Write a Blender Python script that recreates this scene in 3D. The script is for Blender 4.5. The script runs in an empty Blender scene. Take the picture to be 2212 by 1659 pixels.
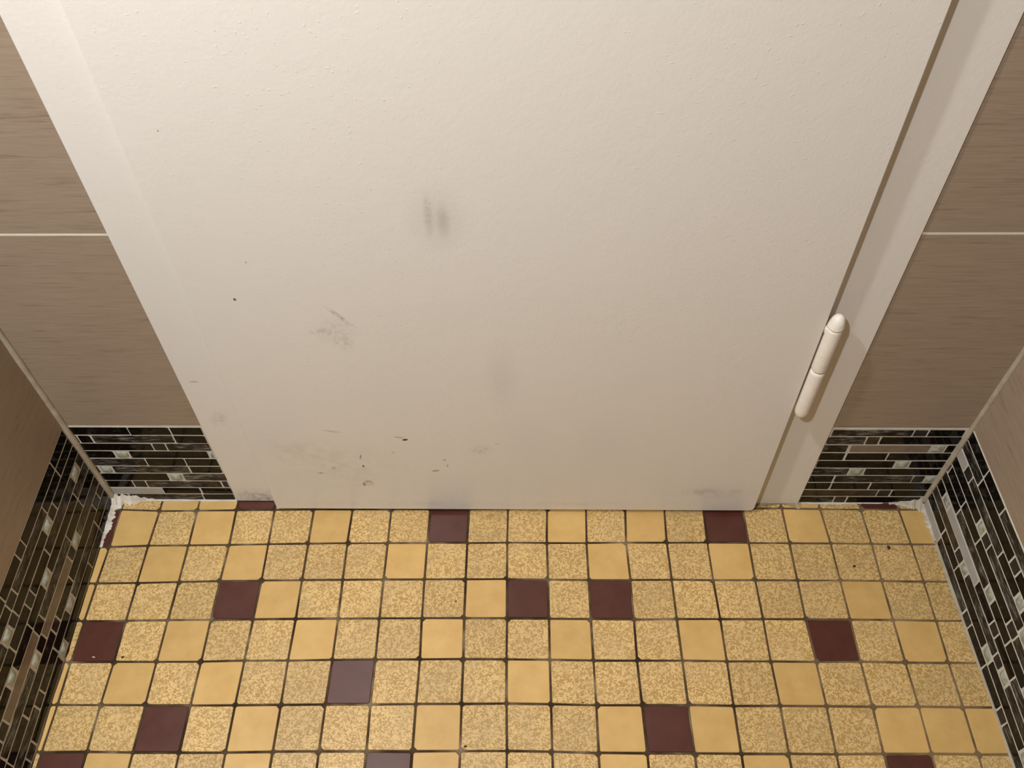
import bpy, bmesh, math, random
from mathutils import Vector, Matrix
random.seed(7)
S = 0.0515                      # one floor-tile pitch in metres; every length below is in tile pitches
SC = bpy.context.scene
COL = SC.collection

# ------------------------------------------------------------------ camera, light, exposure
cam_d = bpy.data.cameras.new('camera'); cam = bpy.data.objects.new('camera', cam_d); COL.objects.link(cam)
cam_d.sensor_width = 36.0; cam_d.lens = 36.0*1873.57/2212.0; cam_d.clip_start = 0.02; cam_d.clip_end = 50
rt = Vector((0.999899, 0.005540, -0.013084)); up = Vector((0.003987, 0.774446, 0.632627)); fw = Vector((-0.013637, 0.632616, -0.774346))
m = Matrix((rt, up, -fw)).transposed().to_4x4()
m.translation = Vector((10.4157, -11.6069, 19.2707))*S
cam.matrix_world = m
SC.camera = cam

SC.view_settings.view_transform = 'Standard'; SC.view_settings.look = 'None'
SC.view_settings.gamma = 1.0; SC.view_settings.use_curve_mapping = False
SC.view_settings.exposure = 0.0

w = bpy.data.worlds.new('world'); SC.world = w; w.use_nodes = True
w.node_tree.nodes['Background'].inputs[0].default_value = (1.0, 0.85, 0.68, 1)
w.node_tree.nodes['Background'].inputs[1].default_value = 0.02

def lamp(name, x, y, z, watt, radius, col, aim, cone):
    """shaded wall lamp on the left wall: a soft-edged cone of light"""
    d = bpy.data.lights.new(name, 'SPOT'); d.energy = watt; d.shadow_soft_size = radius; d.color = col
    d.spot_size = math.radians(cone); d.spot_blend = 1.0
    o = bpy.data.objects.new(name, d); COL.objects.link(o); o.location = (x*S, y*S, z*S)
    o.rotation_euler = (Vector(aim)-Vector((x, y, z))).to_track_quat('-Z', 'Y').to_euler()
    return o
WARM = (0.985, 1.0, 1.0)
lamp('lamp_light_far', 1.9, -16.5, 32.0, 55, 0.026, WARM, (2.5, 0.0, 4.0), 156)
lamp('lamp_light_near', 1.4, -6.0, 29.5, 36, 0.030, WARM, (1.8, -2.0, 3.0), 165)

# ------------------------------------------------------------------ helpers
def lin(c):
    return tuple(((v/255.0)/12.92 if v/255.0 <= 0.04045 else ((v/255.0+0.055)/1.055)**2.4) for v in c) + (1.0,)

class NT:
    """small wrapper around a node tree"""
    def __init__(self, name, rough=0.5, spec=0.5):
        self.m = bpy.data.materials.new(name); self.m.use_nodes = True
        self.t = self.m.node_tree; self.b = self.t.nodes['Principled BSDF']
        self.b.inputs['Roughness'].default_value = rough
        self.b.inputs['Specular IOR Level'].default_value = spec
    def n(self, kind, **kw):
        o = self.t.nodes.new('ShaderNode'+kind)
        for k, v in kw.items():
            if hasattr(o, k) and not k.startswith('i_'): setattr(o, k, v)
        return o
    def link(self, a, b): self.t.links.new(a, b)
    def ramp(self, fac, stops, interp='LINEAR'):
        r = self.n('ValToRGB'); r.color_ramp.interpolation = interp
        e = r.color_ramp.elements
        while len(e) < len(stops): e.new(0.5)
        for q, (p, c) in zip(e, stops): q.position = p; q.color = c
        self.link(fac, r.inputs[0]); return r.outputs[0]
    def noise(self, vec, scale, detail=2, rough=0.5, dist=0.0):
        o = self.n('TexNoise'); o.inputs['Scale'].default_value = scale; o.inputs['Detail'].default_value = detail
        o.inputs['Roughness'].default_value = rough; o.inputs['Distortion'].default_value = dist
        if vec is not None: self.link(vec, o.inputs['Vector'])
        return o.outputs['Fac']
    def obj(self, rnd=True):
        tc = self.n('TexCoord'); v = tc.outputs['Object']
        if rnd:
            oi = self.n('ObjectInfo'); a = self.n('VectorMath'); a.operation = 'MULTIPLY_ADD'
            self.link(oi.outputs['Random'], a.inputs[0]); a.inputs[1].default_value = (7.3, 11.1, 5.7)
            self.link(v, a.inputs[2]); v = a.outputs[0]
        return v
    def mapping(self, vec, scale=(1,1,1), loc=(0,0,0), rot=(0,0,0), kind='POINT'):
        o = self.n('Mapping'); o.vector_type = kind
        self.link(vec, o.inputs['Vector']); o.inputs['Scale'].default_value = scale
        o.inputs['Location'].default_value = loc; o.inputs['Rotation'].default_value = rot
        return o.outputs[0]
    def math(self, op, a, b=None, clamp=False):
        o = self.n('Math'); o.operation = op; o.use_clamp = clamp
        for i, v in enumerate((a, b)):
            if v is None: continue
            if isinstance(v, (int, float)): o.inputs[i].default_value = v
            else: self.link(v, o.inputs[i])
        return o.outputs[0]
    def mix(self, fac, a, b, blend='MIX'):
        o = self.n('Mix'); o.data_type = 'RGBA'; o.blend_type = blend
        for i, v in ((0, fac), (6, a), (7, b)):
            if isinstance(v, (int, float)): o.inputs[i].default_value = v
            elif isinstance(v, tuple): o.inputs[i].default_value = v
            else: self.link(v, o.inputs[i])
        return o.outputs[2]
    def bump(self, h, strength=0.2, dist=0.001):
        o = self.n('Bump'); o.inputs['Strength'].default_value = strength; o.inputs['Distance'].default_value = dist
        self.link(h, o.inputs['Height']); self.link(o.outputs[0], self.b.inputs['Normal'])
    def color(self, c):
        if isinstance(c, tuple): self.b.inputs['Base Color'].default_value = c
        else: self.link(c, self.b.inputs['Base Color'])
    def rough(self, r): self.link(r, self.b.inputs['Roughness'])

def per_object_value(nt, col, lo=0.93, hi=1.05):
    oi = nt.n('ObjectInfo'); mr = nt.n('MapRange'); nt.link(oi.outputs['Random'], mr.inputs[0])
    mr.inputs[3].default_value = lo; mr.inputs[4].default_value = hi
    hsv = nt.n('HueSaturation'); nt.link(mr.outputs[0], hsv.inputs['Value'])
    if isinstance(col, tuple): hsv.inputs['Color'].default_value = col
    else: nt.link(col, hsv.inputs['Color'])
    return hsv.outputs[0]

# ------------------------------------------------------------------ materials
def mat_speckled():
    t = NT('speckled_ochre_tile', 0.42, 0.4)
    v = t.obj()
    f = t.noise(v, 330, 1.2, 0.5, 1.2)
    veins = t.ramp(f, [(0.46, lin((176,142,84))), (0.54, lin((218,184,125)))])
    g = t.noise(v, 34, 2)
    dull = t.mix(t.math('MULTIPLY', t.ramp(g, [(0.42, (0,0,0,1)), (0.7, (1,1,1,1))]), 0.35), veins, lin((180,153,110)))
    c = per_object_value(t, dull, 0.9, 1.06)
    t.color(c); t.bump(t.noise(v, 420, 3), 0.08, 0.0005)
    return t.m
def mat_plain():
    t = NT('plain_yellow_tile', 0.40, 0.4)
    v = t.obj(); g = t.noise(v, 40, 4, 0.6)
    c = t.ramp(g, [(0.3, lin((200,161,97))), (0.7, lin((214,177,112)))])
    fine = t.noise(v, 900, 2)
    c = t.mix(t.math('MULTIPLY', fine, 0.14), c, lin((176,134,76)))
    t.color(per_object_value(t, c, 0.93, 1.04)); t.bump(fine, 0.06, 0.0005)
    return t.m
def mat_maroon():
    t = NT('maroon_tile', 0.30, 0.5)
    v = t.obj(); g = t.noise(v, 45, 5, 0.65)
    c = t.ramp(g, [(0.35, lin((76,39,30))), (0.8, lin((88,49,39)))])
    t.color(c); t.rough(t.ramp(t.noise(v, 22, 2), [(0.3, (0.30,)*3+(1,)), (0.8, (0.40,)*3+(1,))]))
    return t.m
def mat_floor_grout():
    t = NT('brown_floor_grout', 0.85, 0.2)
    v = t.obj(False); g = t.noise(v, 16, 3, 0.6)
    c = t.ramp(g, [(0.40, lin((52,38,24))), (0.55, lin((84,68,48))), (0.72, lin((142,124,98)))])
    sx = t.n('SeparateXYZ'); t.link(v, sx.inputs[0])
    mr = t.n('MapRange'); mr.interpolation_type = 'SMOOTHSTEP'; t.link(sx.outputs[0], mr.inputs[0])
    mr.inputs[1].default_value = 15.0*S; mr.inputs[2].default_value = 19.0*S       # cleaner, newer grout towards the hinge side
    k = t.math('MULTIPLY', mr.outputs[0], t.ramp(t.noise(v, 24, 2), [(0.36, (0.25,)*3+(1,)), (0.58, (1,1,1,1))]))
    c = t.mix(t.math('MULTIPLY', k, 0.75), c, lin((142,118,84)))
    t.color(c); t.bump(t.noise(v, 700, 3), 0.5, 0.001)
    return t.m
def mat_grout(name, a, b, rough=0.8):
    t = NT(name, rough, 0.25)
    v = t.obj(False); g = t.noise(v, 55, 4, 0.6)
    t.color(t.ramp(g, [(0.3, lin(a)), (0.7, lin(b))])); t.bump(t.noise(v, 500, 3), 0.35, 0.0008)
    return t.m
def mat_wall_tile(axis):
    # taupe stoneware with fine, broken, horizontal linen streaks
    t = NT('taupe_linen_tile_'+axis, 0.46, 0.4)
    v = t.obj()
    sc = (26, 26, 640)
    f1 = t.noise(t.mapping(v, sc), 1.0, 4, 0.65)
    f2 = t.noise(t.mapping(v, (17, 17, 300), (3, 1, 2)), 1.0, 3, 0.6)
    base = t.ramp(f1, [(0.28, lin((146,129,110))), (0.5, lin((157,140,121))), (0.75, lin((165,149,130)))])
    base = t.mix(t.math('MULTIPLY', t.ramp(f2, [(0.28, (1,1,1,1)), (0.43, (0,0,0,1))]), 0.8), base, lin((126,108,91)))
    cloud = t.noise(v, 9, 3)
    base = t.mix(t.math('MULTIPLY', cloud, 0.35), base, lin((150,130,116)))
    t.color(base); t.bump(f1, 0.12, 0.0006)
    return t.m
def mat_glass_strip(name, a, b, streak=0.0, sc=(0, 0, 0), rough=0.09, spec=0.13):
    t = NT(name, rough, spec)
    v = t.obj()
    g = t.noise(v, 90, 3)
    c = t.ramp(g, [(0.3, lin(a)), (0.7, lin(b))])
    if streak:
        s1 = t.noise(t.mapping(v, (60, 60, 900)), 1.0, 4, 0.7, 0.5)
        s2 = t.noise(t.mapping(v, (45, 45, 60), (1, 5, 3)), 1.0, 2)
        k = t.math('MULTIPLY', t.ramp(s1, [(0.48, (0,0,0,1)), (0.68, (1,1,1,1))]), t.ramp(s2, [(0.40, (0,0,0,1)), (0.62, (1,1,1,1))]))
        c = t.mix(t.math('MULTIPLY', k, streak), c, lin(sc))
        t.bump(s1, 0.12, 0.0006)
    else:
        t.bump(t.noise(v, 60, 2), 0.12, 0.0008)
    haze = t.ramp(t.noise(v, 75, 4, 0.65, 0.4), [(0.56, (0,0,0,1)), (0.78, (1,1,1,1))])
    c = t.mix(t.math('MULTIPLY', haze, 0.16), c, lin((150,146,140)))      # dried cleaning film
    t.color(c)
    return t.m
def mat_clear_glass():
    t = NT('pale_green_glass', 0.05, 0.5)
    v = t.obj(); g = t.noise(v, 130, 2)
    t.color(t.ramp(g, [(0.35, lin((166,170,150))), (0.65, lin((216,218,202)))]))
    t.b.inputs['Transmission Weight'].default_value = 0.45; t.b.inputs['IOR'].default_value = 1.5
    t.bump(t.noise(v, 160, 2), 0.35, 0.002)
    return t.m
def mat_paint(name, base, marks=(), dirt_z=0.0):
    # glossy off-white oil paint; marks are scuffs at fixed spots of the painted face
    t = NT(name, 0.27, 0.5)
    v = t.obj(False)
    c = t.mix(t.math('MULTIPLY', t.noise(v, 5, 3), 0.25), lin(base), lin((base[0]-6, base[1]-8, base[2]-12)))
    tint = {'g': lin((112,100,84)), 'k': lin((40,32,26)), 'r': lin((120,78,30)), 'y': lin((176,160,122))}
    nz = t.ramp(t.noise(v, 210, 4, 0.65), [(0.38, (0,0,0,1)), (0.66, (1,1,1,1))]) if marks else None
    nz2 = t.ramp(t.noise(v, 70, 4, 0.6), [(0.40, (0,0,0,1)), (0.66, (1,1,1,1))]) if marks else None
    for (x, z, rx, rz, a, kind, st, ns) in marks:
        mp = t.mapping(v, (rx*S, 50.0, rz*S), (x*S, 0, z*S), (0, math.radians(a), 0), 'TEXTURE')
        ln = t.n('VectorMath'); ln.operation = 'LENGTH'; t.link(mp, ln.inputs[0])
        mr = t.n('MapRange'); mr.interpolation_type = 'SMOOTHSTEP'; t.link(ln.outputs['Value'], mr.inputs[0])
        mr.inputs[1].default_value = 1.3 if max(rx, rz) > .15 else 1.05; mr.inputs[2].default_value = 0.0 if max(rx, rz) > .15 else (0.55 if not ns else 0.15)
        mr.inputs[3].default_value = 0.0; mr.inputs[4].default_value = st
        k = mr.outputs[0]
        if ns: k = t.math('MULTIPLY', k, nz if max(rx, rz) < 0.6 else nz2)
        c = t.mix(k, c, tint[kind])
    t.color(c)
    orange = t.noise(v, 260, 3, 0.55); lumps = t.noise(v, 60, 2)
    specks = t.ramp(t.noise(v, 330, 0), [(0.78, (0,0,0,1)), (0.84, (1,1,1,1))])
    h = t.math('ADD', t.math('ADD', t.math('MULTIPLY', orange, 0.5), t.math('MULTIPLY', lumps, 0.6)), t.math('MULTIPLY', specks, 0.6))
    t.bump(h, 0.24, 0.0012)
    return t.m
def mat_simple(name, a, b, rough, scale=80, spec=0.4, bump=0.2):
    t = NT(name, rough, spec); v = t.obj(False)
    t.color(t.ramp(t.noise(v, scale, 4, 0.6), [(0.3, lin(a)), (0.7, lin(b))]))
    t.bump(t.noise(v, scale*5, 3), bump, 0.001)
    return t.m

MARKS = [
  (8.813, 9.786, 0.102, 0.447, 0, 'g', 0.22, 1),
  (9.048, 9.585, 0.134, 0.406, 0, 'g', 0.24, 0),
  (8.801, 9.646, 0.087, 0.504, 0, 'g', 0.16, 0),
  (8.956, 9.615, 0.553, 0.759, 0, 'g', 0.12, 0),
  (6.851, 7.234, 0.036, 0.385, -38, 'g', 0.5, 1),
  (6.95, 7.183, 0.031, 0.4, -38, 'g', 0.7, 1),
  (6.416, 6.815, 0.273, 0.08, 0, 'g', 0.4, 1),
  (6.73, 6.789, 0.41, 0.468, 0, 'g', 0.25, 1),
  (6.864, 6.491, 0.231, 0.275, 0, 'g', 0.2, 1),
  (7.702, 3.181, 0.085, 0.045, -15, 'k', 0.95, 0),
  (7.575, 3.271, 0.137, 0.027, 8, 'g', 0.5, 0),
  (6.601, 1.39, 0.136, 0.166, -30, 'r', 0.8, 1),
  (6.498, 1.306, 0.046, 0.084, 0, 'r', 0.7, 0),
  (6.582, 2.486, 0.022, 0.115, 15, 'k', 0.6, 0),
  (6.591, 2.098, 0.033, 0.059, 0, 'k', 0.8, 0),
  (5.868, 2.014, 0.089, 0.099, 0, 'g', 0.5, 1),
  (5.505, 1.791, 0.146, 0.061, 5, 'g', 0.6, 1),
  (7.376, 2.662, 0.076, 0.057, 20, 'g', 0.5, 1),
  (8.541, 2.364, 0.049, 0.029, 15, 'k', 0.5, 0),
  (8.601, 2.131, 0.017, 0.079, 10, 'k', 0.5, 0),
  (8.297, 1.911, 0.111, 0.04, -8, 'g', 0.6, 0),
  (9.43, 2.787, 0.321, 0.205, -20, 'g', 0.3, 1),
  (9.8, 3.029, 0.085, 0.046, 10, 'g', 0.4, 1),
  (5.111, 2.705, 0.922, 0.566, 8, 'y', 0.22, 1),
  (6.082, 3.495, 0.262, 0.035, 12, 'g', 0.35, 0),
  (4.978, 7.698, 0.035, 0.043, 0, 'r', 0.95, 0),
  (4.746, 11.395, 0.018, 0.021, 0, 'g', 0.6, 0),
  (5.426, 8.639, 0.021, 0.022, 0, 'k', 0.5, 0),
  (9.967, 5.344, 0.386, 1.136, 0, 'g', 0.09, 0),
  (15.06, 0.974, 1.133, 0.276, 0, 'g', 0.3, 1),
  (8.866, 0.421, 6.439, 0.133, 0, 'g', 0.12, 1),
  (6.083, 2.035, 1.665, 1.09, 0, 'y', 0.18, 1),
  (16.094, 2.24, 0.027, 0.048, 0, 'k', 0.0, 0),
]
M = dict(
    S=mat_speckled(), P=mat_plain(), M=mat_maroon(), fgrout=mat_floor_grout(),
    joint=mat_grout('cream_wall_grout', (222,214,200), (234,227,214)),
    mgrout=mat_grout('grey_mosaic_grout', (192,188,180), (212,208,200)),
    bead=mat_grout('corner_sealant', (160,148,130), (182,171,153), 0.55),
    white=mat_grout('white_sealant', (196,186,172), (226,218,206), 0.6),
    sealr=mat_grout('greyed_sealant', (168,158,142), (206,196,180), 0.6),
    wt=mat_wall_tile('x'),
    k=mat_glass_strip('black_glass', (13,11,9), (20,17,14)),
    s=mat_glass_strip('brushed_black_glass', (20,17,14), (40,34,28), 0.9, (168,164,156), 0.16),
    d=mat_glass_strip('charcoal_stone', (38,34,31), (54,49,46), 0, (0,0,0), 0.22),
    b=mat_glass_strip('brown_black_glass', (46,37,26), (66,56,42), 0.35, (120,110,92), 0.16),
    t=mat_glass_strip('taupe_ceramic', (124,110,94), (136,121,104), 0, (0,0,0), 0.14),
    c=mat_grout('sealant_smeared_strip', (166,163,158), (178,175,170), 0.5),
    g=mat_clear_glass(),
    door=mat_paint('offwhite_door_paint', (228,223,216), MARKS),
    frame=mat_paint('offwhite_frame_paint', (228,223,216), [(3.5, 0.3, 0.55, 0.35, 0, 'g', .55, 1), (3.75, 0.15, .35, .2, 0, 'g', .6, 1), (3.45, 3.55, .20, .35, 25, 'g', .35, 1), (3.98, .62, .05, .16, 20, 'g', .6, 0), (3.3, 4.9, .12, .03, 0, 'g', .4, 0), (16.9, .35, .1, .05, 0, 'k', .0, 0)]),
    hinge=mat_simple('white_hinge_paint', (232,224,212), (240,233,222), 0.42, 120, 0.4, 0.35),
    ceil=mat_simple('ceiling_paint', (206,203,198), (214,211,206), 0.9, 20),
    plaster=mat_simple('plaster', (140,128,114), (148,136,122), 0.9, 20),
    crumb=mat_simple('dark_crumb', (44,32,20), (70,52,34), 0.8, 300),
    chip=mat_simple('plain_white', (236,230,222), (244,238,230), 0.5, 300),
    dark=mat_simple('dim_corridor', (60,52,44), (70,62,52), 0.9, 20),
)

# ------------------------------------------------------------------ geometry helpers
def tag(o, label=None, cat=None, group=None, kind=None):
    if label: o['label'] = label
    if cat: o['category'] = cat
    if group: o['group'] = group
    if kind: o['kind'] = kind
    return o
def empty(name, loc=(0, 0, 0)):
    o = bpy.data.objects.new(name, None); COL.objects.link(o); o.location = Vector(loc)*S
    return o
def mesh_obj(name, bm, mat, parent=None, centre=True, smooth=False, recalc=True):
    if recalc: bmesh.ops.recalc_face_normals(bm, faces=bm.faces)
    c = Vector((0, 0, 0))
    if centre:
        lo = Vector([min(v.co[i] for v in bm.verts) for i in range(3)]); hi = Vector([max(v.co[i] for v in bm.verts) for i in range(3)])
        c = (lo+hi)/2
        for v in bm.verts: v.co -= c
    me = bpy.data.meshes.new(name); bm.to_mesh(me); bm.free()
    me.materials.append(mat)
    if smooth:
        for p in me.polygons: p.use_smooth = True
    o = bpy.data.objects.new(name, me); COL.objects.link(o); o.location = c
    if parent is not None: o.parent = parent
    return o
def add_prism(bm, poly, mp, n0, n1, bev, lift=None):
    """poly: CCW outline in surface coordinates; mp(a,b,n)->tile units; n0 back, n1 face, bevelled front edge"""
    k = len(poly)
    ca = sum(p[0] for p in poly)/k; cb = sum(p[1] for p in poly)/k
    def ring(n, ins):
        out = []
        for i, (a, b) in enumerate(poly):
            if ins:
                p, q = poly[i-1], poly[(i+1) % k]
                e1 = Vector((a-p[0], b-p[1])).normalized(); e2 = Vector((q[0]-a, q[1]-b)).normalized()
                n1_ = Vector((-e1.y, e1.x)); n2_ = Vector((-e2.y, e2.x)); nn = n1_+n2_
                d = nn/max(0.35, 1+n1_.dot(n2_))*ins
                a2, b2 = a+d.x, b+d.y
            else: a2, b2 = a, b
            nn_ = n + (lift(a2, b2) if lift else 0)
            out.append(bm.verts.new(Vector(mp(a2, b2, nn_))*S))
        return out
    r0 = ring(n0, 0); r1 = ring(n1-bev, 0); r2 = ring(n1, bev)
    for A, B in ((r0, r1), (r1, r2)):
        for i in range(k):
            bm.faces.new((A[i], A[(i+1) % k], B[(i+1) % k], B[i]))
    bm.faces.new(r2); bm.faces.new(r0[::-1])
def chamfered(q, r):
    """cut the corners of a CCW polygon"""
    out = []; k = len(q)
    for i in range(k):
        p, a, n = Vector(q[i-1]), Vector(q[i]), Vector(q[(i+1) % k])
        ri = r[i] if isinstance(r, (list, tuple)) else r
        l1, l2 = (p-a).length, (n-a).length
        ri = min(ri, l1*0.45, l2*0.45)
        if ri < 1e-4: out.append(tuple(a)); continue
        out.append(tuple(a+(p-a)/l1*ri)); out.append(tuple(a+(n-a)/l2*ri))
    return out
def rounded(q, r, seg=5):
    out = []; k = len(q)
    for i in range(k):
        p, a, n = Vector(q[i-1]), Vector(q[i]), Vector(q[(i+1) % k])
        ri = r[i]
        d1 = (p-a).normalized(); d2 = (n-a).normalized()
        for j in range(seg+1):
            f = j/seg; t0 = a+d1*ri; t1 = a+d2*ri
            pt = t0*(1-f)**2 + a*2*f*(1-f) + t1*f*f
            out.append(tuple(pt))
    return out
def box(bm, x0, x1, y0, y1, z0, z1):
    add_prism(bm, [(x0, y0), (x1, y0), (x1, y1), (x0, y1)], lambda a, b, n: (a, b, n), z0, z1, 0.0005)
def lathe(bm, cx, cy, prof, seg=28):
    rings = []
    for (r, z) in prof:
        rings.append([bm.verts.new(Vector((cx+r*math.cos(2*math.pi*i/seg), cy+r*math.sin(2*math.pi*i/seg), z))*S) for i in range(seg)])
    for A, B in zip(rings, rings[1:]):
        for i in range(seg): bm.faces.new((A[i], A[(i+1) % seg], B[(i+1) % seg], B[i]))
    bm.faces.new(rings[0][::-1]); bm.faces.new(rings[-1])
def noise1(t, seed=0):
    i = math.floor(t); f = t-i; f = f*f*(3-2*f)
    h = lambda k: random.Random(k*7919+seed*104729).uniform(-1, 1)
    return h(i)*(1-f)+h(i+1)*f

YB = lambda x: 0.285-0.0078*(x-1.6)            # face of the door wall
XL = lambda y: -0.24-0.027*y                   # face of the left wall
XR = lambda y: 20.61-0.008*y                   # face of the right wall
back = lambda a, b, n: (a, YB(a)-n, b)
left = lambda a, b, n: (XL(a)+n, a, b)
right = lambda a, b, n: (XR(a)-n, a, b)
floorp = lambda a, b, n: (a, b, n)
H_ROOM, Y_REAR = 47.0, -28.0

# ------------------------------------------------------------------ floor
bm = bmesh.new(); box(bm, -3.0, 24.0, Y_REAR-2, 6.0, -1.0, -0.016)
floor = tag(mesh_obj('floor', bm, M['fgrout'], centre=False), 'small square ochre, yellow and maroon mosaic floor tiles with dark joints', 'floor', kind='structure')
G = [
  [None, (1.011, -0.039), (1.985, -0.03), (2.992, -0.024), (3.981, -0.016), None, None, None, None, None, None, None, None, None, None, None, None, None, (17.973, -0.022), (19.007, -0.033), (19.959, -0.046)],
  [(0.02, -1.079), (0.991, -1.041), (2.001, -1.035), (3.019, -1.023), (4.001, -1.007), (5.003, -0.991), (5.985, -0.982), (6.996, -0.98), (7.993, -0.979), (8.987, -0.977), (9.986, -0.972), (10.972, -0.984), (11.963, -0.985), (12.947, -0.977), (13.962, -0.981), (14.968, -0.983), (15.994, -0.992), (17.001, -0.994), (18.022, -1.006), (19.024, -1.024), (19.997, -1.034)],
  [(0.004, -2.07), (0.991, -2.057), (1.998, -2.032), (3.005, -2.01), (4.014, -1.994), (5.004, -1.991), (5.998, -1.979), (6.99, -1.973), (7.989, -1.971), (8.989, -1.966), (9.989, -1.963), (10.989, -1.981), (11.969, -1.992), (12.975, -1.993), (13.975, -1.987), (14.973, -1.995), (15.983, -2.002), (16.998, -2.007), (18.021, -2.008), (19.011, -2.022), (20.01, -2.042)],
  [(0.012, -3.037), (0.996, -3.031), (1.99, -3.016), (3.001, -3.007), (4.01, -2.991), (5.018, -2.983), (6.017, -2.979), (6.992, -2.97), (7.993, -2.965), (8.992, -2.965), (9.998, -2.971), (10.986, -2.981), (11.971, -2.988), (12.975, -3.003), (13.982, -2.988), (14.994, -2.989), (15.997, -2.995), (16.988, -2.995), (18.023, -3.005), (19.018, -3.014), (20.009, -3.036)],
  [(0.012, -4.031), (1.008, -4.024), (1.99, -4.024), (3.014, -4.018), (4.003, -3.994), (5.003, -3.993), (6.016, -3.972), (7.002, -3.963), (8.021, -3.963), (9.01, -3.954), (9.998, -3.957), (10.984, -3.97), (11.973, -3.991), (12.965, -3.99), (13.99, -3.99), (14.996, -4.005), (15.989, -4.004), (17.011, -4.018), (18.013, -4.012), (19.018, -4.032), (19.987, -4.04)],
  [(0.038, -5.003), (0.997, -5.002), (2.0, -5.006), (3.009, -5.011), (3.998, -5.004), (5.014, -4.995), (6.002, -4.989), (6.998, -4.987), (8.005, -4.972), (9.01, -4.971), (10.007, -4.962), (10.99, -4.974), (11.983, -4.995), (12.989, -4.994), (14.003, -4.993), (14.996, -5.006), (16.017, -5.005), (17.023, -5.011), (18.025, -5.022), (19.033, -5.021), (19.993, -5.033)],
  [(0.04, -6.009), (1.013, -5.995), (2.006, -6.012), (3.009, -6.017), (4.005, -6.01), (5.012, -5.988), (6.003, -5.981), (7.018, -5.979), (8.006, -5.977), (9.026, -5.968), (10.023, -5.966), (10.993, -5.978), (11.98, -6.002), (13.013, -6.008), (14.017, -6.006), (14.998, -6.014), (16.004, -6.014), (17.003, -6.023), (18.007, -6.012), (19.011, -6.01), (19.983, -6.021)],
]
def corner(i, j):
    """measured crossing of the joints; i across, j rows towards the camera (-1 = behind the first joint)"""
    if 0 <= j <= 6 and 0 <= i <= 20 and G[j][i]: return G[j][i]
    if j < 0:
        x, y = corner(i, 0); return (x, YB(x)+0.02 if (i <= 3.5 or i >= 17) else 0.55)
    if j > 6:
        x, y = corner(i, 6); return (x+0.004*(j-6), y-(j-6)*1.0)
    if i < 0:
        x, y = corner(0, j); return (XL(y)-0.02, y)
    if i > 20:
        x, y = corner(20, j); return (XR(y)+0.02, y)
    return (float(i), -float(j))
TILES = {   # rows away from the door; first letter = sliver at the left wall
 0: 'PSPPMSSPSSSPSPSPSSPSMS',
 1: 'MPSPSSPSSMSSPSPSMSPSSP',
 2: 'PSPSPSSSPSSSSPSSPSSSSS',
 3: 'PSSSMPSSSSPMSMSSSSSPSS',
 4: 'SMSPSSPSSPSSPSSPSSMSPS',
 5: 'PSPSPSSMSSSPSSSSSPSSSS',
 6: 'PSSMSPSSSPSSSPMPSSSPPP',
 7: 'SMPSSPSSMPSSSPSSPSSMSS',
}
rn = random.Random(3)
for j in range(8, 12):
    TILES[j] = ''.join(rn.choice('SSSSSSPPPM' if rn.random() < .8 else 'SP') for _ in range(22))
def tile_poly(i, j, g=0.024):
    a, b, c, d = corner(i, j), corner(i+1, j), corner(i+1, j-1), corner(i, j-1)   # CCW seen from above
    q = [Vector(p) for p in (a, b, c, d)]
    ins = []
    for k in range(4):
        p, v, n = q[k-1], q[k], q[(k+1) % 4]
        e1 = (v-p).normalized(); e2 = (n-v).normalized()
        n1_ = Vector((-e1.y, e1.x)); n2_ = Vector((-e2.y, e2.x))
        gg = g+rn.uniform(-.004, .006)
        ins.append(tuple(v+(n1_+n2_)/(1+n1_.dot(n2_))*gg))
    return chamfered(ins, [rn.choice((.02, .025, .03, .03, .045, .07)) for _ in range(4)])
rest = bmesh.new()
for j in sorted(TILES):
    for i in range(-1, 21):
        if j == 0 and i in (-1,): continue
        ch = TILES[j][i+1]
        q = tile_poly(i, j)
        h = rn.uniform(-.003, .003)
        bm = bmesh.new(); add_prism(bm, q, floorp, -0.15, h, 0.010)
        mesh_obj('floor_tile', bm, M[ch], floor)
for kind in 'SPM':
    bm = bmesh.new(); r2 = random.Random(11)
    for j in range(12, 35):
        for i in range(-1, 21):
            ch = r2.choice('SSSSSSPPPM')
            if ch != kind: continue
            add_prism(bm, tile_poly(i, j), floorp, -0.15, 0, 0.010)
    tag(mesh_obj('floor_tile_field', bm, M[kind], floor, centre=False), kind='stuff')

# ------------------------------------------------------------------ walls
TW = 0.010           # thickness of the tile layer
def wall_slabs(name, rects, mp, depth, label):
    bm = bmesh.new()
    for (a0, a1, b0, b1) in rects:
        add_prism(bm, [(a0, b0), (a1, b0), (a1, b1), (a0, b1)], mp, -depth, -TW, 0.0005)
    return tag(mesh_obj(name, bm, M['joint'], centre=False), label, 'wall', kind='structure')
FX0, FX1, FTOP = 2.97, 17.43, 40.45            # outline of the door frame
wall_back = wall_slabs('wall_back', [(-3, FX0+.15, 0, H_ROOM), (FX1-.15, 24, 0, H_ROOM), (FX0+.1, FX1-.1, FTOP-.15, H_ROOM)], back, 2.0,
    'taupe tiled wall around the white door with pale horizontal joints')
wall_left = wall_slabs('wall_left', [(Y_REAR, 0.5, 0, H_ROOM)], left, 2.0, 'shaded taupe tiled wall on the latch side left of the door')
wall_right = wall_slabs('wall_right', [(Y_REAR, 0.5, 0, H_ROOM)], right, 2.0, 'taupe tiled wall on the hinge side right of the door')
JZ = [3.225, 9.015, 14.82, 20.63, 26.44, 32.25, 38.06, 43.87, 49.7]
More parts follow.
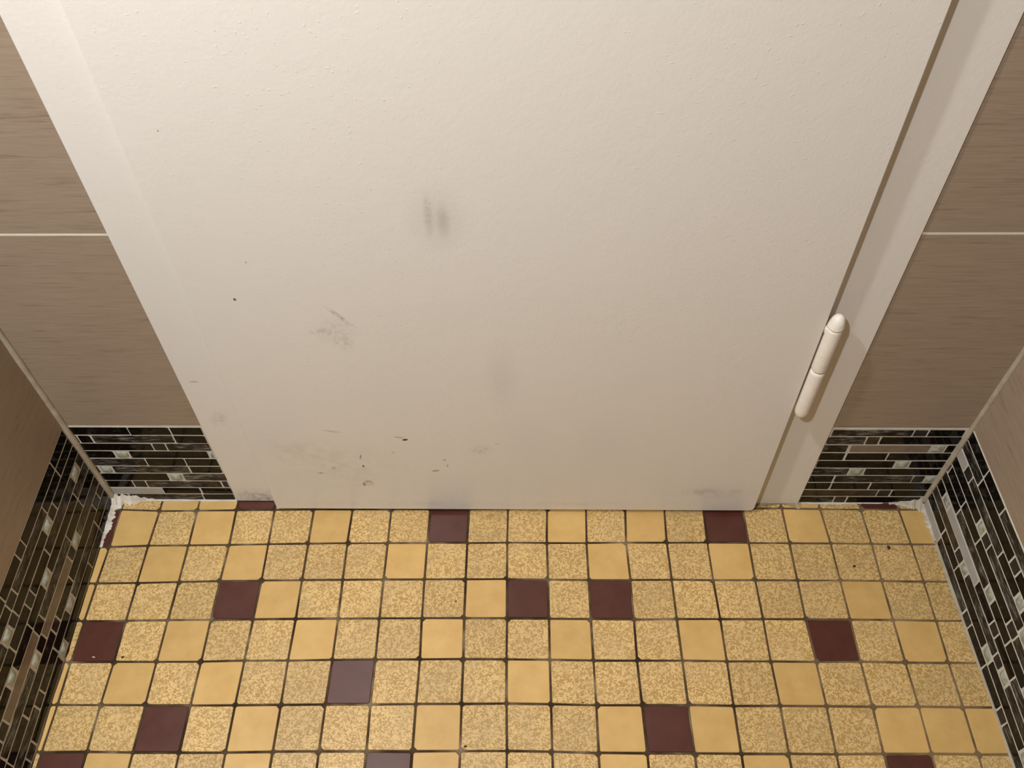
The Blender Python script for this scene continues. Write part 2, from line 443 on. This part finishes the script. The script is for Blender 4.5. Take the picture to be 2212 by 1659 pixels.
def wall_tile(a0, a1, b0, b1, mp, parent, gl=0.02, gr=0.02):
    b1 = min(b1, H_ROOM)
    q = [(a0+gl, b0+0.028), (a1-gr, b0+0.028), (a1-gr, b1-0.028), (a0+gl, b1-0.028)]
    bm = bmesh.new(); add_prism(bm, chamfered(q, .012), mp, -TW-.02, 0, 0.006)
    return mesh_obj('wall_tile', bm, M['wt'], parent)
for z0, z1 in zip(JZ, JZ[1:]):
    if z0 >= H_ROOM: break
    if z0 < FTOP-1:
        wall_tile(-0.22, FX0, z0, z1, back, wall_back, 0.05, 0.004)
        wall_tile(FX1, 20.60, z0, z1, back, wall_back, 0.024, 0.05)
    else:
        for a0, a1 in ((-0.22, 9.0), (9.0, 20.6)): wall_tile(a0, a1, z0, z1, back, wall_back)
    if z0 < FTOP-1 and z1 > FTOP: wall_tile(FX0, FX1, FTOP, z1, back, wall_back)
    for mp, par, y1 in ((left, wall_left, 0.26), (right, wall_right, 0.10)):
        ys = [y1, -11.35, -22.9, Y_REAR]
        for a1, a0 in zip(ys, ys[1:]): wall_tile(a0, a1, z0, z1, mp, par)
bm = bmesh.new(); box(bm, -3, 24, Y_REAR-2, Y_REAR, 0, H_ROOM)
tag(mesh_obj('wall_rear', bm, M['plaster'], centre=False), 'plain plastered rear wall behind the viewer', 'wall', kind='structure')
bm = bmesh.new(); box(bm, -3, 24, Y_REAR-2, 6, H_ROOM, H_ROOM+1)
tag(mesh_obj('ceiling', bm, M['ceil'], centre=False), 'plain white painted ceiling above the small room', 'ceiling', kind='structure')
bm = bmesh.new(); box(bm, -3, 24, 5, 6, -0.02, H_ROOM)
tag(mesh_obj('wall_corridor', bm, M['dark'], centre=False), 'dim corridor wall hidden behind the closed door', 'wall', kind='structure')

# sealant bead down each corner
def corner_bead(parent, x, y, z0, z1, r, sx):
    bm = bmesh.new(); n = 150; seg = 8; rings = []
    for k in range(n+1):
        z = z0+(z1-z0)*k/n if k > 60 else z0+(min(z1, 7)-z0)*k/60
        if k > 60: z = min(z1, 7)+(z1-min(z1, 7))*(k-60)/(n-60)
        rr = r*(1+0.10*noise1(z*3.0, sx)+0.08*noise1(z*9, sx+4))
        rings.append([bm.verts.new(Vector((x+rr*math.cos(2*math.pi*i/seg), y+rr*math.sin(2*math.pi*i/seg), z))*S) for i in range(seg)])
    for A, B in zip(rings, rings[1:]):
        for i in range(seg): bm.faces.new((A[i], A[(i+1) % seg], B[(i+1) % seg], B[i]))
    bm.faces.new(rings[0][::-1]); bm.faces.new(rings[-1])
    return mesh_obj('corner_sealant', bm, M['bead'], parent, smooth=True)
corner_bead(wall_left, XL(0.2)+0.015, YB(-.2)-0.015, 0.1, 46.8, 0.078, 1)
corner_bead(wall_right, XR(0.0)-0.015, YB(20.6)-0.012, 0.1, 46.8, 0.070, 2)

# ------------------------------------------------------------------ mosaic skirting
def skirting(name, rects, mp, label):
    bm = bmesh.new()
    for (a0, a1, b1) in rects:
        add_prism(bm, [(a0, 0), (a1, 0), (a1, b1), (a0, b1)], mp, -TW-.03, -0.007, 0.0005)
    return tag(mesh_obj(name, bm, M['mgrout'], centre=False), label, 'skirting', kind='structure')
def dome(bm, a0, a1, b0, b1, mp, n1, h, k=6):
    vs = []
    for i in range(k+1):
        row = []
        for j in range(k+1):
            u, v = 2*i/k-1, 2*j/k-1
            n = n1+h*(1-u*u)*(1-v*v)
            row.append(bm.verts.new(Vector(mp(a0+(a1-a0)*i/k, b0+(b1-b0)*j/k, n))*S))
        vs.append(row)
    for i in range(k):
        for j in range(k): bm.faces.new((vs[i][j], vs[i+1][j], vs[i+1][j+1], vs[i][j+1]))
    lo = [Vector(mp(a0, b0, n1-.03))*S, Vector(mp(a1, b0, n1-.03))*S, Vector(mp(a1, b1, n1-.03))*S, Vector(mp(a0, b1, n1-.03))*S]
    L = [bm.verts.new(p) for p in lo]
    edges = [[vs[i][0] for i in range(k+1)], [vs[k][j] for j in range(k+1)], [vs[i][k] for i in range(k, -1, -1)], [vs[0][j] for j in range(k, -1, -1)]]
    for e, (p, q) in zip(edges, ((0, 1), (1, 2), (2, 3), (3, 0))):
        bm.faces.new(e[::-1]+[L[p], L[q]])
    bm.faces.new(L[::-1])
rm = random.Random(21)
def strip(a0, a1, z0, z1, ty, mp, parent, join=None):
    lo, hi = min(a0, a1), max(a0, a1)
    if hi-lo < 0.02: return
    g = 0.021
    z0 += g; z1 -= g
    bm = join if join is not None else bmesh.new()
    if ty == 'g':
        e = min(0.018, (hi-lo)*.2)
        dome(bm, lo+e, hi-e, z0+.012, z1-.012, mp, -0.008, 0.06)
    else:
        t0, t1, t2, t3 = (rm.uniform(-.006, .006) for _ in range(4))
        q = [(lo+t0, z0+t0), (hi+t1, z0+t1), (hi+t2, z1+t2), (lo+t3, z1+t3)]
        n1 = rm.uniform(-.003, .003)
        if ty == 'c': n1 = .004
        add_prism(bm, chamfered(q, [rm.choice((.008, .012, .02, .03)) for _ in range(4)]), mp, -0.03, n1, 0.007)
    if join is None: mesh_obj('mosaic_strip', bm, M[ty], parent, smooth=(ty == 'g'))

BLD = [
  [(-0.188, 1.181, 'k'), (1.207, 2.151, 'k'), (2.183, 2.923, 'k')],
  [(-0.195, -0.136, 'd'), (-0.098, 0.184, 'k'), (0.232, 2.14, 's'), (2.178, 2.918, 'k')],
  [(-0.174, 1.53, 'k'), (1.556, 1.859, 'd'), (1.89, 2.917, 's')],
  [(-0.174, 0.498, 'k'), (0.53, 0.863, 'g'), (0.89, 2.784, 'k'), (2.829, 2.918, 'g')],
  [(-0.166, 1.157, 's'), (1.186, 2.123, 'k'), (2.15, 2.929, 'k')],
  [(-0.186, -0.13, 'd'), (-0.093, 0.212, 'g'), (0.239, 2.124, 's'), (2.163, 2.928, 'k')],
  [(-0.159, 1.493, 'k'), (1.528, 1.87, 'g'), (1.898, 2.946, 's')],
  [(-0.15, 0.484, 'k'), (0.519, 0.826, 'd'), (0.857, 2.739, 's'), (2.782, 2.923, 'd')],
  [(-0.159, 1.147, 'c'), (1.171, 2.114, 'k'), (2.166, 2.931, 'k')],
  [(-0.105, 0.173, 'd'), (0.216, 2.096, 's'), (2.129, 2.917, 'k')],
]
BRD = [
  [(17.502, 19.332, 's'), (19.359, 19.655, 'd'), (19.692, 20.488, 'k')],
  [(17.461, 18.329, 's'), (18.368, 18.647, 'b'), (18.685, 20.515, 'k')],
  [(17.453, 18.018, 's'), (18.086, 19.938, 't'), (19.974, 20.295, 'g'), (20.322, 20.515, 'k')],
  [(17.452, 18.033, 'k'), (18.089, 19.031, 'k'), (19.063, 20.515, 'k')],
  [(17.469, 19.315, 'k'), (19.341, 19.672, 'g'), (19.698, 20.512, 'k')],
  [(17.454, 18.304, 's'), (18.331, 18.682, 'g'), (18.713, 20.517, 'k')],
  [(17.459, 18.033, 'k'), (18.074, 19.955, 's'), (19.988, 20.246, 'd'), (20.273, 20.531, 'g')],
  [(17.445, 18.045, 'k'), (18.081, 19.005, 'k'), (19.046, 20.529, 'k')],
  [(17.436, 19.301, 'b'), (19.336, 19.63, 'd'), (19.669, 20.529, 'k')],
  [(17.455, 18.294, 's'), (18.327, 18.608, 'b'), (18.655, 20.473, 'k')],
]
LD = [
  [(0.18, -0.699, 'k'), (-0.739, -2.65, 'k'), (-2.69, -2.99, 'd'), (-3.03, -3.923, 'k'), (-3.963, None, 'k')],
  [(0.18, -0.698, 'k'), (-0.738, -1.67, 'k'), (-1.71, -3.613, 's'), (-3.653, -3.975, 'd'), (-4.015, None, 'k')],
  [(0.18, -1.363, 'k'), (-1.403, -1.704, 'd'), (-1.744, -2.039, 'g'), (-2.079, -3.953, 'k'), (-3.993, -4.252, 'd'), (-4.292, -4.635, 'g'), (-4.675, None, 's')],
  [(0.18, -0.06, 'd'), (-0.1, -0.435, 'g'), (-0.475, -2.354, 's'), (-2.394, -3.333, 'k'), (-3.373, -3.649, 'd'), (-3.689, None, 'k')],
  [(0.18, -0.695, 's'), (-0.735, -2.635, 'k'), (-2.675, -3.027, 'g'), (-3.067, -3.944, 'k'), (-3.984, -4.868, 'k'), (-4.908, -5.253, 'g'), (-5.293, None, 'k')],
  [(0.18, -0.696, 'k'), (-0.736, -1.662, 'k'), (-1.702, -3.594, 's'), (-3.634, -3.966, 'k'), (-4.006, -5.842, 't'), (-5.882, -6.205, 'd'), (-6.245, None, 'k')],
  [(0.18, -1.355, 's'), (-1.395, -1.692, 'g'), (-1.732, -2.007, 'd'), (-2.047, -3.887, 't'), (-3.927, -4.243, 'k'), (-4.283, -4.62, 'g'), (-4.66, -6.453, 's'), (-6.493, None, 'k')],
  [(0.18, -0.086, 'd'), (-0.126, -0.421, 'k'), (-0.461, -2.35, 'k'), (-2.39, -3.328, 'k'), (-3.368, -3.648, 'd'), (-3.688, -5.523, 'k'), (-5.563, -6.476, 'k'), (-6.516, None, 'k')],
  [(0.18, -0.7, 'k'), (-0.74, -2.624, 's'), (-2.664, -3.019, 'g'), (-3.059, -3.936, 'k'), (-3.976, -4.872, 'k'), (-4.912, -5.222, 'd'), (-5.262, None, 's')],
  [(0.18, -0.696, 'k'), (-0.736, -1.662, 's'), (-1.702, -3.598, 'k'), (-3.638, -3.989, 'g'), (-4.029, -5.854, 'k'), (-5.894, -6.211, 'd'), (-6.251, None, 'k')],
]
RD = [
  [(0.12, -0.952, 'k'), (-0.992, -1.915, 'k'), (-1.955, None, 's')],
  [(0.12, -0.956, 's'), (-0.996, -2.868, 'k'), (-2.908, -3.201, 'd'), (-3.241, None, 'k')],
  [(0.12, -0.356, 'c'), (-0.396, -0.693, 'd'), (-0.733, -2.578, 's'), (-2.618, -3.527, 'k'), (-3.567, -3.863, 'g'), (-3.903, None, 'k')],
  [(0.12, -1.595, 'k'), (-1.635, -1.916, 'g'), (-1.956, -2.239, 'd'), (-2.279, -4.135, 's'), (-4.175, None, 'g')],
  [(0.12, 0.027, 'd'), (-0.013, -0.937, 'k'), (-0.977, -1.913, 'k'), (-1.953, -3.827, 'k'), (-3.867, -4.193, 'd'), (-4.233, None, 's')],
  [(0.12, -0.955, 'k'), (-0.995, -2.862, 's'), (-2.902, -3.222, 'g'), (-3.262, -4.157, 'k'), (-4.197, -5.094, 'k'), (-5.134, None, 'g')],
  [(0.12, -0.292, 'k'), (-0.332, -0.658, 'g'), (-0.698, -2.613, 'c'), (-2.653, -3.556, 'k'), (-3.596, -3.867, 'd'), (-3.907, None, 'k')],
  [(0.12, -1.594, 'b'), (-1.634, -1.935, 'd'), (-1.975, -2.274, 'g'), (-2.314, -4.147, 's'), (-4.187, -4.473, 'd'), (-4.513, -4.841, 'g'), (-4.881, None, 's')],
  [(0.12, -0.953, 'k'), (-0.993, -1.92, 'k'), (-1.96, -3.832, 'k'), (-3.872, -4.201, 'g'), (-4.241, -6.062, 'k'), (-6.102, None, 'g')],
  [(0.12, -0.973, 'c'), (-1.013, -2.866, 's'), (-2.906, -3.228, 'd'), (-3.268, -4.168, 'k'), (-4.208, -5.1, 'k'), (-5.14, -5.435, 'd'), (-5.475, None, 's')],
]
zBL = [3.183,2.859,2.534,2.220,1.902,1.569,1.248,.911,.596,.292,-.005]
zBR = [3.171,2.899,2.571,2.247,1.916,1.592,1.272,.954,.623,.311,-.005]
zL = [3.25,2.93,2.62,2.30,1.96,1.65,1.315,.99,.67,.345,.03]
zR = [3.21,2.88,2.55,2.235,1.915,1.59,1.265,.945,.64,.32,.01]
base_back = skirting('baseboard_back', [(-0.3, FX0+.1, 3.21), (FX1-.1, 20.7, 3.205)], back, 'narrow black glass mosaic skirting beside the door frame')
for rows, zz in ((BLD, zBL), (BRD, zBR)):
    for k, row in enumerate(rows):
        for a0, a1, ty in row: strip(a0, a1, zz[k+1], zz[k], ty, back, base_back)
base_left = skirting('baseboard_left', [(Y_REAR, 0.35, 3.26)], left, 'black glass mosaic skirting along the shaded left wall')
base_right = skirting('baseboard_right', [(Y_REAR, 0.2, 3.22)], right, 'black glass mosaic skirting along the right wall')
LEN = {'k': 0.90, 's': 1.86, 't': 1.84, 'd': 0.28, 'g': 0.33, 'b': 1.86, 'c': 1.0}
for rows, zz, mp, par in ((LD, zL, left, base_left), (RD, zR, right, base_right)):
    far = {t: bmesh.new() for t in 'ksdtg'}
    for k, row in enumerate(rows):
        end = 0
        for a0, a1, ty in row:
            if a1 is None: a1 = a0-LEN[ty]
            strip(a0, a1, zz[k+1], zz[k], ty, mp, par); end = a1
        while end > Y_REAR+2.2:
            ty = rm.choice('kkkksssddgt' if rm.random() < .5 else 'ksdg')
            a0 = end-0.04; a1 = a0-LEN[ty]
            if a0 > -8.5: strip(a0, a1, zz[k+1], zz[k], ty, mp, par)
            else: strip(a0, a1, zz[k+1], zz[k], ty, mp, par, far[ty])
            end = a1
    for t, bm in far.items():
        if len(bm.verts): tag(mesh_obj('mosaic_field', bm, M[t], par, centre=False), kind='stuff')

# sealant where the skirting meets the floor
def floor_sealant(name, parent, line, w, h, mat, seed):
    """ragged low fillet; line = [(x,y,nx,ny)] wall points and inward directions"""
    bm = bmesh.new(); prev = None
    for k, (x, y, nx, ny, ww) in enumerate(line):
        r = ww*(1+0.40*noise1(k*0.16, seed)+0.2*noise1(k*.5, seed+5)); hh = h*(1+.35*noise1(k*.13, seed+2))*min(1, ww/w*1.2)
        pts = [(x-nx*.03, y-ny*.03, -.02), (x-nx*.03, y-ny*.03, hh), (x+nx*.01, y+ny*.01, hh), (x+nx*r*.55, y+ny*r*.55, hh*.42), (x+nx*r, y+ny*r, .004), (x+nx*r, y+ny*r, -.02)]
        ring = [bm.verts.new(Vector(p)*S) for p in pts]
        if prev:
            for i in range(len(ring)): bm.faces.new((prev[i], prev[(i+1) % len(ring)], ring[(i+1) % len(ring)], ring[i]))
        else: bm.faces.new(ring)
        prev = ring
    bm.faces.new(prev[::-1])
    return mesh_obj(name, bm, mat, parent)
ln = lambda n: [k/(n-1) for k in range(n)]
# left corner: thick white smear that thins out along the left wall and the door wall
floor_sealant('floor_sealant', base_left, [(XL(.25-t*1.35)-.01, .25-t*1.35, 1, 0, .20-.15*t) for t in ln(90)], .16, .10, M['white'], 1)
floor_sealant('floor_sealant', base_back, [(-.25+t*1.05, YB(-.2), 0, -1, .24*(1-t)**1.4+.03) for t in ln(90)], .16, .24, M['white'], 2)
floor_sealant('floor_sealant', base_back, [(.6+t*2.35, YB(.6+t*2.35), 0, -1, .035) for t in ln(60)], .035, .03, M['mgrout'], 3)
# right corner and the thin pale line along the right wall
floor_sealant('floor_sealant', base_right, [(XR(.15-t*1.1), .15-t*1.1, -1, 0, .13-.08*t) for t in ln(90)], .16, .08, M['sealr'], 4)
floor_sealant('floor_sealant', base_back, [(20.65-t*0.9, YB(20), 0, -1, .24*(1-t)**1.5+.03) for t in ln(90)], .16, .15, M['sealr'], 5)
floor_sealant('floor_sealant', base_back, [(19.6-t*2.1, YB(18.5), 0, -1, .035) for t in ln(60)], .035, .03, M['mgrout'], 6)
floor_sealant('floor_sealant', base_right, [(XR(-1-t*25), -1-t*25, -1, 0, .042) for t in ln(240)], .042, .035, M['bead'], 7)
floor_sealant('floor_sealant', base_left, [(XL(-1-t*25), -1-t*25, 1, 0, .025) for t in ln(240)], .025, .02, M['fgrout'], 8)

# ------------------------------------------------------------------ door frame
trim = tag(empty('trim_1', (10.2, 0.2, 0)), 'off-white painted wooden frame around the door', 'door frame', kind='structure')
def frame_piece(name, poly):
    bm = bmesh.new(); add_prism(bm, poly, back, -1.9, 0.042, 0.016)
    o = mesh_obj(name, bm, M['frame'], None, centre=False)
    o.parent = trim; o.matrix_parent_inverse = trim.matrix_world.inverted() if False else Matrix.Translation(-trim.location)
    return o
frame_piece('jamb', [(FX0, 0.035), (4.38, 0.035), (4.38, FTOP-1.0), (FX0, FTOP-1.0)])
frame_piece('jamb', [(15.92, 0.02), (FX1, 0.02), (FX1, FTOP-1.0), (15.92, FTOP-1.0)])
frame_piece('head', [(FX0, FTOP-.99), (FX1, FTOP-.99), (FX1, FTOP), (FX0, FTOP)])

# ------------------------------------------------------------------ door
door = tag(empty('door_1', (10.2, 0.0, 0)), 'closed flush off-white painted door with scuff marks near its bottom', 'door', kind='structure')
def part(name, bm, mat, parent=None, smooth=False):
    o = mesh_obj(name, bm, mat, None, centre=False, smooth=smooth)
    p = parent or door; o.parent = p
    if p is door: o.matrix_parent_inverse = Matrix.Translation(-door.location)
    return o
bm = bmesh.new()
q = rounded([(4.078, 0.14), (16.225, 0.14), (16.225, FTOP-.75), (4.078, FTOP-.75)], [0.03, 0.13, 0.05, 0.05], 5)
add_prism(bm, q, back, 0.046, 0.33, 0.018)
add_prism(bm, [(4.42, 0.14), (15.88, 0.14), (15.88, FTOP-1.05), (4.42, FTOP-1.05)], back, -0.46, 0.05, 0.001)
leaf = part('door_leaf', bm, M['door'])
# lift-off hinge: two round knuckles and a domed cap, all painted over
HX, HY, HR = 16.405, YB(16.4)-0.36, 0.158
def knuckle(z0, z1, r):
    return [(r*.82, z0), (r*.97, z0+.02), (r, z0+.06), (r*1.005, (z0+z1)/2), (r, z1-.06), (r*.97, z1-.02), (r*.82, z1)]
bm = bmesh.new()
lathe(bm, HX, HY, [(.03, 4.18), (HR*.45, 4.185), (HR*.72, 4.23), (HR*.93, 4.32), (HR*.985, 4.42), (HR*.985, 5.62), (HR*.95, 5.70), (HR*.86, 5.715)])
add_prism(bm, [(16.2, 4.3), (HX, 4.3), (HX, 5.6), (16.2, 5.6)], back, -.2, .10, .002)
low = part('hinge', bm, M['hinge'], smooth=True); low['label'] = 'white painted lift-off hinge, fixed lower knuckle'
bm = bmesh.new()
lathe(bm, HX, HY, knuckle(5.735, 6.98, HR))
add_prism(bm, [(16.24, 6.75), (HX, 6.75), (HX, 6.95), (16.24, 6.95)], back, .05, .36, .002)
upk = part('hinge_knuckle', bm, M['hinge'], low, smooth=True)
bm = bmesh.new()
lathe(bm, HX, HY, [(HR*.9, 6.985), (HR*1.03, 7.0), (HR*1.03, 7.03), (HR*.99, 7.05), (HR*.95, 7.11), (HR*.83, 7.19), (HR*.62, 7.26), (HR*.36, 7.30), (HR*.1, 7.31)])
part('hinge_cap', bm, M['hinge'], low, smooth=True)

# ------------------------------------------------------------------ crumbs on the floor
def crumb(name, x, y, sx, sy, h, rz, mat, label, cat, seed):
    r = random.Random(seed); bm = bmesh.new()
    bmesh.ops.create_icosphere(bm, subdivisions=2, radius=1.0)
    for v in bm.verts:
        f = 1+r.uniform(-.28, .28)
        v.co = Vector((v.co.x*f*sx*S, v.co.y*f*sy*S, max(-.9, v.co.z)*h*S))
    me_o = mesh_obj(name, bm, mat)
    zmin = min(v.co.z for v in me_o.data.vertices)
    me_o.location = (x*S, y*S, 0.0035*S-zmin); me_o.rotation_euler = (0, 0, rz)
    return tag(me_o, label, cat)
crumb('crumb', 19.401, -1.144, .035, .06, .03, .2, M['crumb'], 'larger dark crumb on a speckled tile near the right wall', 'crumb', 1)
crumb('crumb', 18.437, -1.647, .040, .030, .02, .5, M['crumb'], 'small dark crumb on a speckled tile, a little left of the larger crumb', 'crumb', 2)
crumb('crumb', 8.778, -2.547, .012, .022, .012, .0, M['crumb'], 'tiny dark speck on the speckled tile left of a yellow one at mid floor', 'crumb', 3)
crumb('crumb', 9.131, -5.881, .035, .018, .015, .2, M['crumb'], 'dark crumb in the tile corner at the bottom centre of the photo', 'crumb', 4)
crumb('crumb', 1.187, -3.899-.02+.0, .030, .020, .02, .4, M['crumb'], 'dark crumb beside the maroon tile next to the left wall', 'crumb', 5)
crumb('crumb', 11.688, -4.944, .012, .020, .012, -.6, M['crumb'], 'tiny dark grit on the joint above the lower maroon tile right of centre', 'crumb', 6)
crumb('white_fleck', .519, -3.921, .040, .012, .012, -.2, M['chip'], 'small white fleck on the maroon tile beside the left wall', 'paint chip', 7)  # thin raised white fleck on the maroon tile, nature left open
crumb('white_fleck', 4.291, -.422, .018, .016, .010, .3, M['chip'], 'small white paint chip on a speckled tile at the door\'s lower left corner', 'paint chip', 8)
crumb('white_fleck', 17.18, -.922, .014, .012, .010, .3, M['chip'], 'small white paint chip on a yellow tile below the hinge-side jamb', 'paint chip', 9)
# broken mortar at the foot of the hinge-side jamb
floor_sealant('mortar', floor, [(16.30+t*1.2, YB(17)-.01, 0, -1, .10+.05*math.sin(t*9)) for t in ln(40)], .12, .05, mat_grout('rough_mortar', (118,100,68), (176,158,124)), 9)
